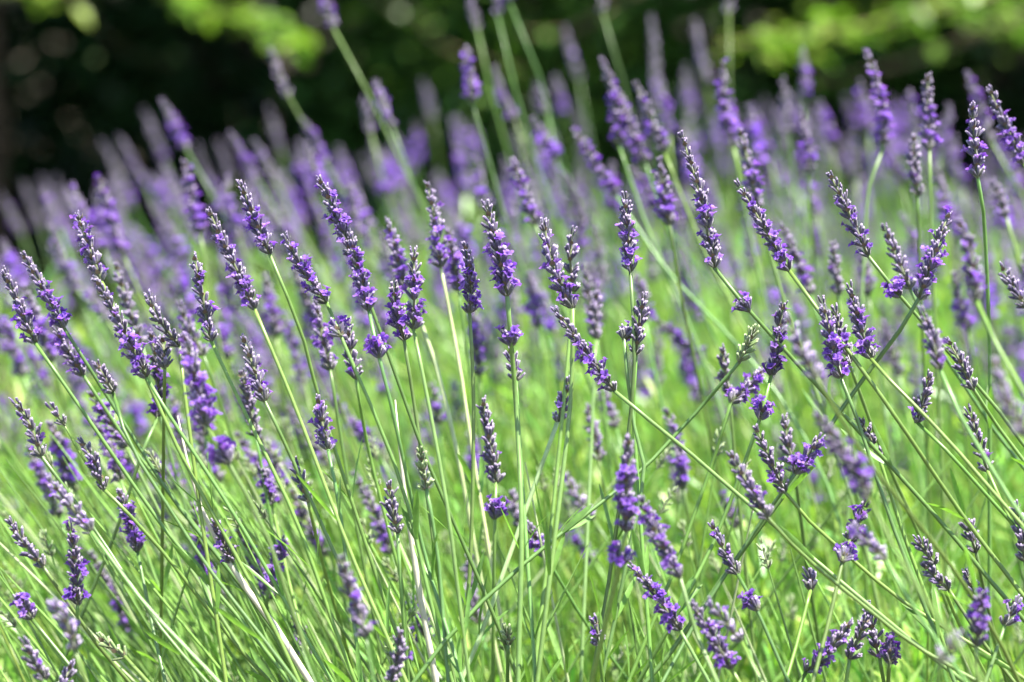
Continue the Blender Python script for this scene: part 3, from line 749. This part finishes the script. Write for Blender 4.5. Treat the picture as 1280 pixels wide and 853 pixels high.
# softer stalks filling the crowd behind, up to 300 in all
def topline(x): return float(np.interp(x, [0, 70, 150, 300, 450, 600, 700, 850, 1000, 1120, 1280], [255, 215, 190, 165, 150, 120, 70, 60, 80, 105, 150]))
def lean_at(x, rg):   # sideways run per unit of height: the clump opens like a fan, most of it leaning left
    return float(np.interp(x, [0, 300, 600, 800, 1280], [-.5, -.42, -.2, -.18, -.22])) + rg.normal(0, .13)
rg = np.random.default_rng(55)
boxes = [(r[1]['tip'], r[1]['base'], r[1]['d']) for r in STALKS]
nfill = 300 - len(STALKS)
made = tries = 0
while made < nfill and tries < 20000:
    tries += 1
    low_left = made < .62 * nfill
    if low_left:                                   # the left flank of the clump is the fullest
        x = rg.triangular(-15, 60, 620); d = 1.70 + .55 * rg.uniform(); y = rg.uniform(320, 740)
    else:
        x = rg.uniform(-10, 1290); d = 1.78 + 1.0 * rg.uniform() ** 1.3
        zt = rg.normal(.66, .09)
        y = proj((0, d / math.cos(_p), zt))[1] + rg.normal(0, 8)
    if y < topline(x) or y > 740 or (y > 640 and not low_left): continue
    ln = rg.uniform(.038, .062) * FPX / d
    lx = lean_at(x, rg)
    tip = (x, y); base = (x - lx * ln, y + ln * .94)
    if any(abs(b[0][0] - x) < 16 and abs(b[0][1] - y) < 34 and abs(b[2] - d) < .5 for b in boxes): continue
    typ = rg.choice(['mix', 'open', 'grey', 'upper', 'bud'], p=[.30, .44, .15, .08, .03])
    stalk(tip, base, d, typ, [(base[0] - lx * 90, base[1] + 110)], seed=5000 + made, hi=d < 2.0, dd=rg.normal(0, .01))
    boxes.append((tip, base, d)); made += 1

# labels of the soft stalks: their own look and the nearest sharp spike
TONE = {'bud': 'grey-green', 'grey': 'grey-mauve', 'mix': 'mauve and violet', 'open': 'violet', 'dark': 'deep violet', 'upper': 'violet-tipped', 'pale': 'pale mauve', 'green': 'green'}
heroes = [r for _, r in STALKS if r['hero']]
seen = {}
soft = [(e, r) for e, r in STALKS if not r['hero']]
for e, r in sorted(soft, key=lambda q: q[1]['d']):
    cx, cy = (r['tip'][0] + r['base'][0]) / 2, (r['tip'][1] + r['base'][1]) / 2
    dx, dy = r['tip'][0] - r['base'][0], r['base'][1] - r['tip'][1]
    lean = 'upright' if abs(dx) < .16 * dy else ('left-leaning' if dx < 0 else 'right-leaning')
    blur = 'slightly soft' if r['d'] < 1.95 else 'blurred' if r['d'] < 2.45 else 'faint far'
    cands = sorted(heroes, key=lambda h: (sum(h['tip']) * 0 + math.hypot((h['tip'][0] + h['base'][0]) / 2 - cx, (h['tip'][1] + h['base'][1]) / 2 - cy)))
    lab = None
    for h in cands[:6]:
        hx, hy = (h['tip'][0] + h['base'][0]) / 2, (h['tip'][1] + h['base'][1]) / 2
        ddx, ddy = cx - hx, cy - hy
        if math.hypot(ddx, ddy) > 260: break
        v = '' if abs(ddy) < .4 * abs(ddx) else 'above' if ddy < 0 else 'below'
        s = '' if abs(ddx) < .4 * abs(ddy) else 'left' if ddx < 0 else 'right'
        where = {'above': 'straight above', 'below': 'straight below', 'left': 'left of', 'right': 'right of'}.get((v + s)) or f'{v} and {s} of'
        key = (where, h['nick'])
        if key in seen: continue
        seen[key] = 1
        lab = f"{blur} {TONE[r['typ']]} spike, {lean}, {where} the {h['nick']}"
        break
    if lab is None:
        part = 'left' if cx < 420 else 'middle' if cx < 850 else 'right'
        rowy = 'top' if cy < 170 else 'upper' if cy < 300 else 'middle'
        lab = f"{blur} {TONE[r['typ']]} spike, {lean}, in the crowded {rowy} rows of the {part} side"
        r['shared'] = True
    ws = lab.split()
    e['label'] = ' '.join(ws[:16]); e['category'] = 'lavender'
    e['group'] = 'blurred lavender stalks in the rows behind'

# two dead white stems among the green ones
def dead(pix, d, rad, label, seed):
    rg = np.random.default_rng(seed)
    P = [at(x, y, d) for x, y in pix]
    u = unit(P[-1] - P[-2]); c1, r = root_of(P[-1], u, rg)
    path = spline(P + [c1, r], 24)
    e = thing('dead_stalk', r, label, 'dead stem', 'bleached dead stems among the lavender')
    g = Geo(); tube(g, path, np.concatenate([np.linspace(rad * .2, rad * .9, 5), np.linspace(rad * .92, rad, 19)]), 6, (.62, .58, .46)); g.build('stem', M_STEM, e, r)
dead([(494, 500), (501, 575), (512, 660), (528, 760), (545, 850)], 1.62, .0022, 'bleached white dead stem standing behind green stems at the bottom centre', 1)
dead([(222, 520), (240, 600), (262, 660), (300, 725), (345, 785), (385, 850)], 1.60, .0023, 'long bleached white dead stem slanting down among the lower left green stems', 2)

def far_edge(x): return np.interp(x, [-1.2, -.55, -.3, 0, .5, 1.2], [2.5, 2.7, 3.1, 3.6, 3.9, 4.0])
# ------------------------------------------------------------------ the rest of the clump, past the 300 stalks told apart
rg = np.random.default_rng(77)
tmpl = {}
for ty in ('mix', 'open', 'grey', 'bud'):
    for q in range(2):
        a, b = spike_local(.05, ty, np.random.default_rng(600 + q * 9 + len(ty)), False)
        tmpl.setdefault(ty, []).append((a.arrays(), b.arrays() if b.n else None))
gS, gC, gP, gY = Geo(), Geo(), Geo(), Geo()
C_YOUNG = np.array([.225, .41, .09])
NB = 2000
for k in range(NB):
    d = 2.08 + 2.3 * rg.uniform() ** 1.15
    x = rg.uniform(-.23 * d - .5, .23 * d + .5)
    px = 640 + FPX * x / d
    if d > far_edge(x): continue
    zt = rg.normal(.65, .085)
    y = proj((0, d / math.cos(_p), zt))[1]
    if y < topline(px) + 14: continue
    yw = d / math.cos(_p) * .995
    tipw = np.array([x, yw, zt])
    s = lean_at(px, rg)
    ax = unit(np.array([s, rg.normal(0, .12), 1.0]))
    L = rg.uniform(.038, .062)
    B = tipw - ax * L
    ty = rg.choice(['mix', 'open', 'grey', 'bud'], p=[.34, .28, .27, .11] if d < 2.9 else [.24, .08, .48, .20])
    A, Bp = tmpl[ty][int(rg.integers(2))]
    fx, fy, fz = frame_of(ax); a = rg.uniform(0, 6.28)
    ux = fx * math.cos(a) + fy * math.sin(a); uy = np.cross(fz, ux)
    Mx = np.stack([ux, uy, fz], 1)
    sc = np.array([1.1, 1.1, L / .05])
    tone = rg.uniform(.8, 1.2)
    gC.add((A[0] * sc) @ Mx.T + B, A[2], A[3], A[1] * tone)
    if Bp is not None: gP.add((Bp[0] * sc) @ Mx.T + B, Bp[2], Bp[3], Bp[1] * tone * 1.2)
    r = np.array([B[0] - ax[0] * .25, B[1] + rg.normal(0, .03), 0])
    mid = B - ax * .28; mid[2] = max(mid[2], .15)
    P = spline([B, B - ax * .14, mid, r], 7)
    tube(gS, P, np.linspace(.0011, .0017, 7), 3, C_YOUNG * rg.uniform(.75, 1.25) * np.array([rg.uniform(.8, 1.3), 1, .9]), cap=False)
# flowerless shoots and young stems standing between the others
for k in range(3200):
    d = 1.66 + 2.4 * rg.uniform()
    x = rg.uniform(-.23 * d - .4, .23 * d + .4)
    px = 640 + FPX * x / d
    if d > far_edge(x): continue
    zt = rg.uniform(.3, .62) if d > 1.85 else rg.uniform(.28, .48)
    s = lean_at(px, rg) * 1.1
    ax = unit(np.array([s, rg.normal(0, .15), 1.0]))
    T_ = np.array([x, d, zt]); h = zt
    P = spline([T_, T_ - ax * h * .35, T_ - ax * h * .7, [T_[0] - ax[0] * h * .9, T_[1], 0]], 7)
    tube(gS, P, np.linspace(.0008, .0017, 7), 3, C_YOUNG * rg.uniform(.7, 1.3) * np.array([rg.uniform(.8, 1.35), 1, .9]), cap=False)
# young shoots close by, some with a small unripe bud spike, thickest on the left flank
yb = [spike_local(.02, 'green', np.random.default_rng(700 + q), False, .8)[0].arrays() for q in range(3)]
for k in range(460):
    d = rg.uniform(1.61, 1.95)
    px = rg.uniform(-120, 1400) if rg.uniform() < .6 else rg.uniform(-120, 560)
    x = (px - 640) * d / FPX
    zt = rg.uniform(.40, .58)
    s = lean_at(px, rg) * 1.25 if rg.uniform() < (.9 if px < 600 else .65) else rg.uniform(.1, .8)
    ax = unit(np.array([s, rg.normal(0, .1), 1.0]))
    T_ = np.array([x, d, zt]); h = zt
    P = spline([T_, T_ - ax * h * .3, T_ - ax * h * .65 + np.array([0, 0, -.01]), [T_[0] - ax[0] * h * .85, T_[1], 0]], 9)
    pale = rg.uniform() < .12  # a few shoots coloured whitish to imitate glints of sun
    tint = (np.array([.42, .5, .26]) if pale else C_YOUNG if k % 2 else C_STEM) * rg.uniform(.75, 1.25)
    tube(gS, P, np.concatenate([[.0004], np.linspace(.0009, .0017, 8)]), 4, tint, cap=False)
    if k % 3 == 0:
        A = yb[k % 9 // 3]; fx, fy, fz = frame_of(ax)
        gC.add(A[0] @ np.stack([fx, fy, fz], 1).T + T_ - ax * .002, A[2], A[3], A[1])
    for q in range(2):
        i = int(rg.integers(2, 6)); tg = unit(P[i - 1] - P[i]); a = rg.uniform(0, 6.28); lx, ly, _ = frame_of(tg)
        for sg in (1, -1):
            lat = (lx * math.cos(a) + ly * math.sin(a)) * sg
            leaf_blade(gY, P[i] + lat * .001, tg * .85 + lat * .42, tg * .2 - lat, rg.uniform(.02, .04), rg.uniform(.0013, .0022), np.array([.20, .36, .085]) * rg.uniform(.7, 1.25), rg.uniform(-.15, .2))
for gg, nm, mt, lb in ((gS, 'lavender_stems', M_STEM, 'countless thin green lavender stems crowding behind the sharp ones'),
                       (gC, 'lavender_buds', M_CALYX, 'countless small blurred bud spikes in the far lavender rows'),
                       (gP, 'lavender_blossom', M_PETAL, 'countless violet florets scattered over the far lavender rows')):
    tag(gg.build(nm, mt), lb, 'lavender', kind='stuff')
# the leafy mass low in the clump
gL = Geo()
NL = 75000
d = 1.5 + 2.6 * rg.uniform(size=NL) ** 1.1
x = rg.uniform(-1, 1, NL) * (.23 * d + .4)
keep = d < far_edge(x); d, x = d[keep], x[keep]; NL = len(d)
top = np.interp(d, [1.5, 1.8, 2.2, 3, 5], [.26, .40, .50, .54, .5]) + .05 * np.sin(x * 17 + d * 9) + .04 * np.sin(x * 41 - d * 23)
z = top * rg.uniform(0, 1, NL) ** .55
a = rg.uniform(0, 6.28, NL)
dirv = unit(np.stack([np.cos(a) * .7 - .25, np.sin(a) * .7, rg.uniform(.4, 1.6, NL)], 1))
Lf = rg.uniform(.022, .05, NL)[:, None]; Wf = rg.uniform(.0014, .0028, NL)[:, None]
P0 = np.stack([x, d, z], 1)
side = unit(np.cross(dirv, rg.normal(size=(NL, 3)))); upv = np.cross(side, dirv)
mid = P0 + dirv * Lf * .55 + upv * Lf * .05; tipp = P0 + dirv * Lf + upv * Lf * .22
V = np.stack([P0 + side * Wf * .4, P0 - side * Wf * .4, mid + side * Wf, mid - side * Wf, tipp], 1).reshape(-1, 3)
b = np.arange(NL)[:, None] * 5
C_ = np.array([.27, .46, .095]) * rg.uniform(.6, 1.35, (NL, 1)) * np.stack([rg.uniform(.75, 1.35, NL), np.ones(NL), rg.uniform(.7, 1.6, NL)], 1)
gL.add(V, b + [0, 1, 3, 2], b + [2, 3, 4], np.repeat(C_, 5, 0))
gL.merge(gY)
tag(gL.build('lavender_foliage', M_LEAF), 'bushy mass of narrow green lavender leaves low between the stems', 'foliage', kind='stuff')
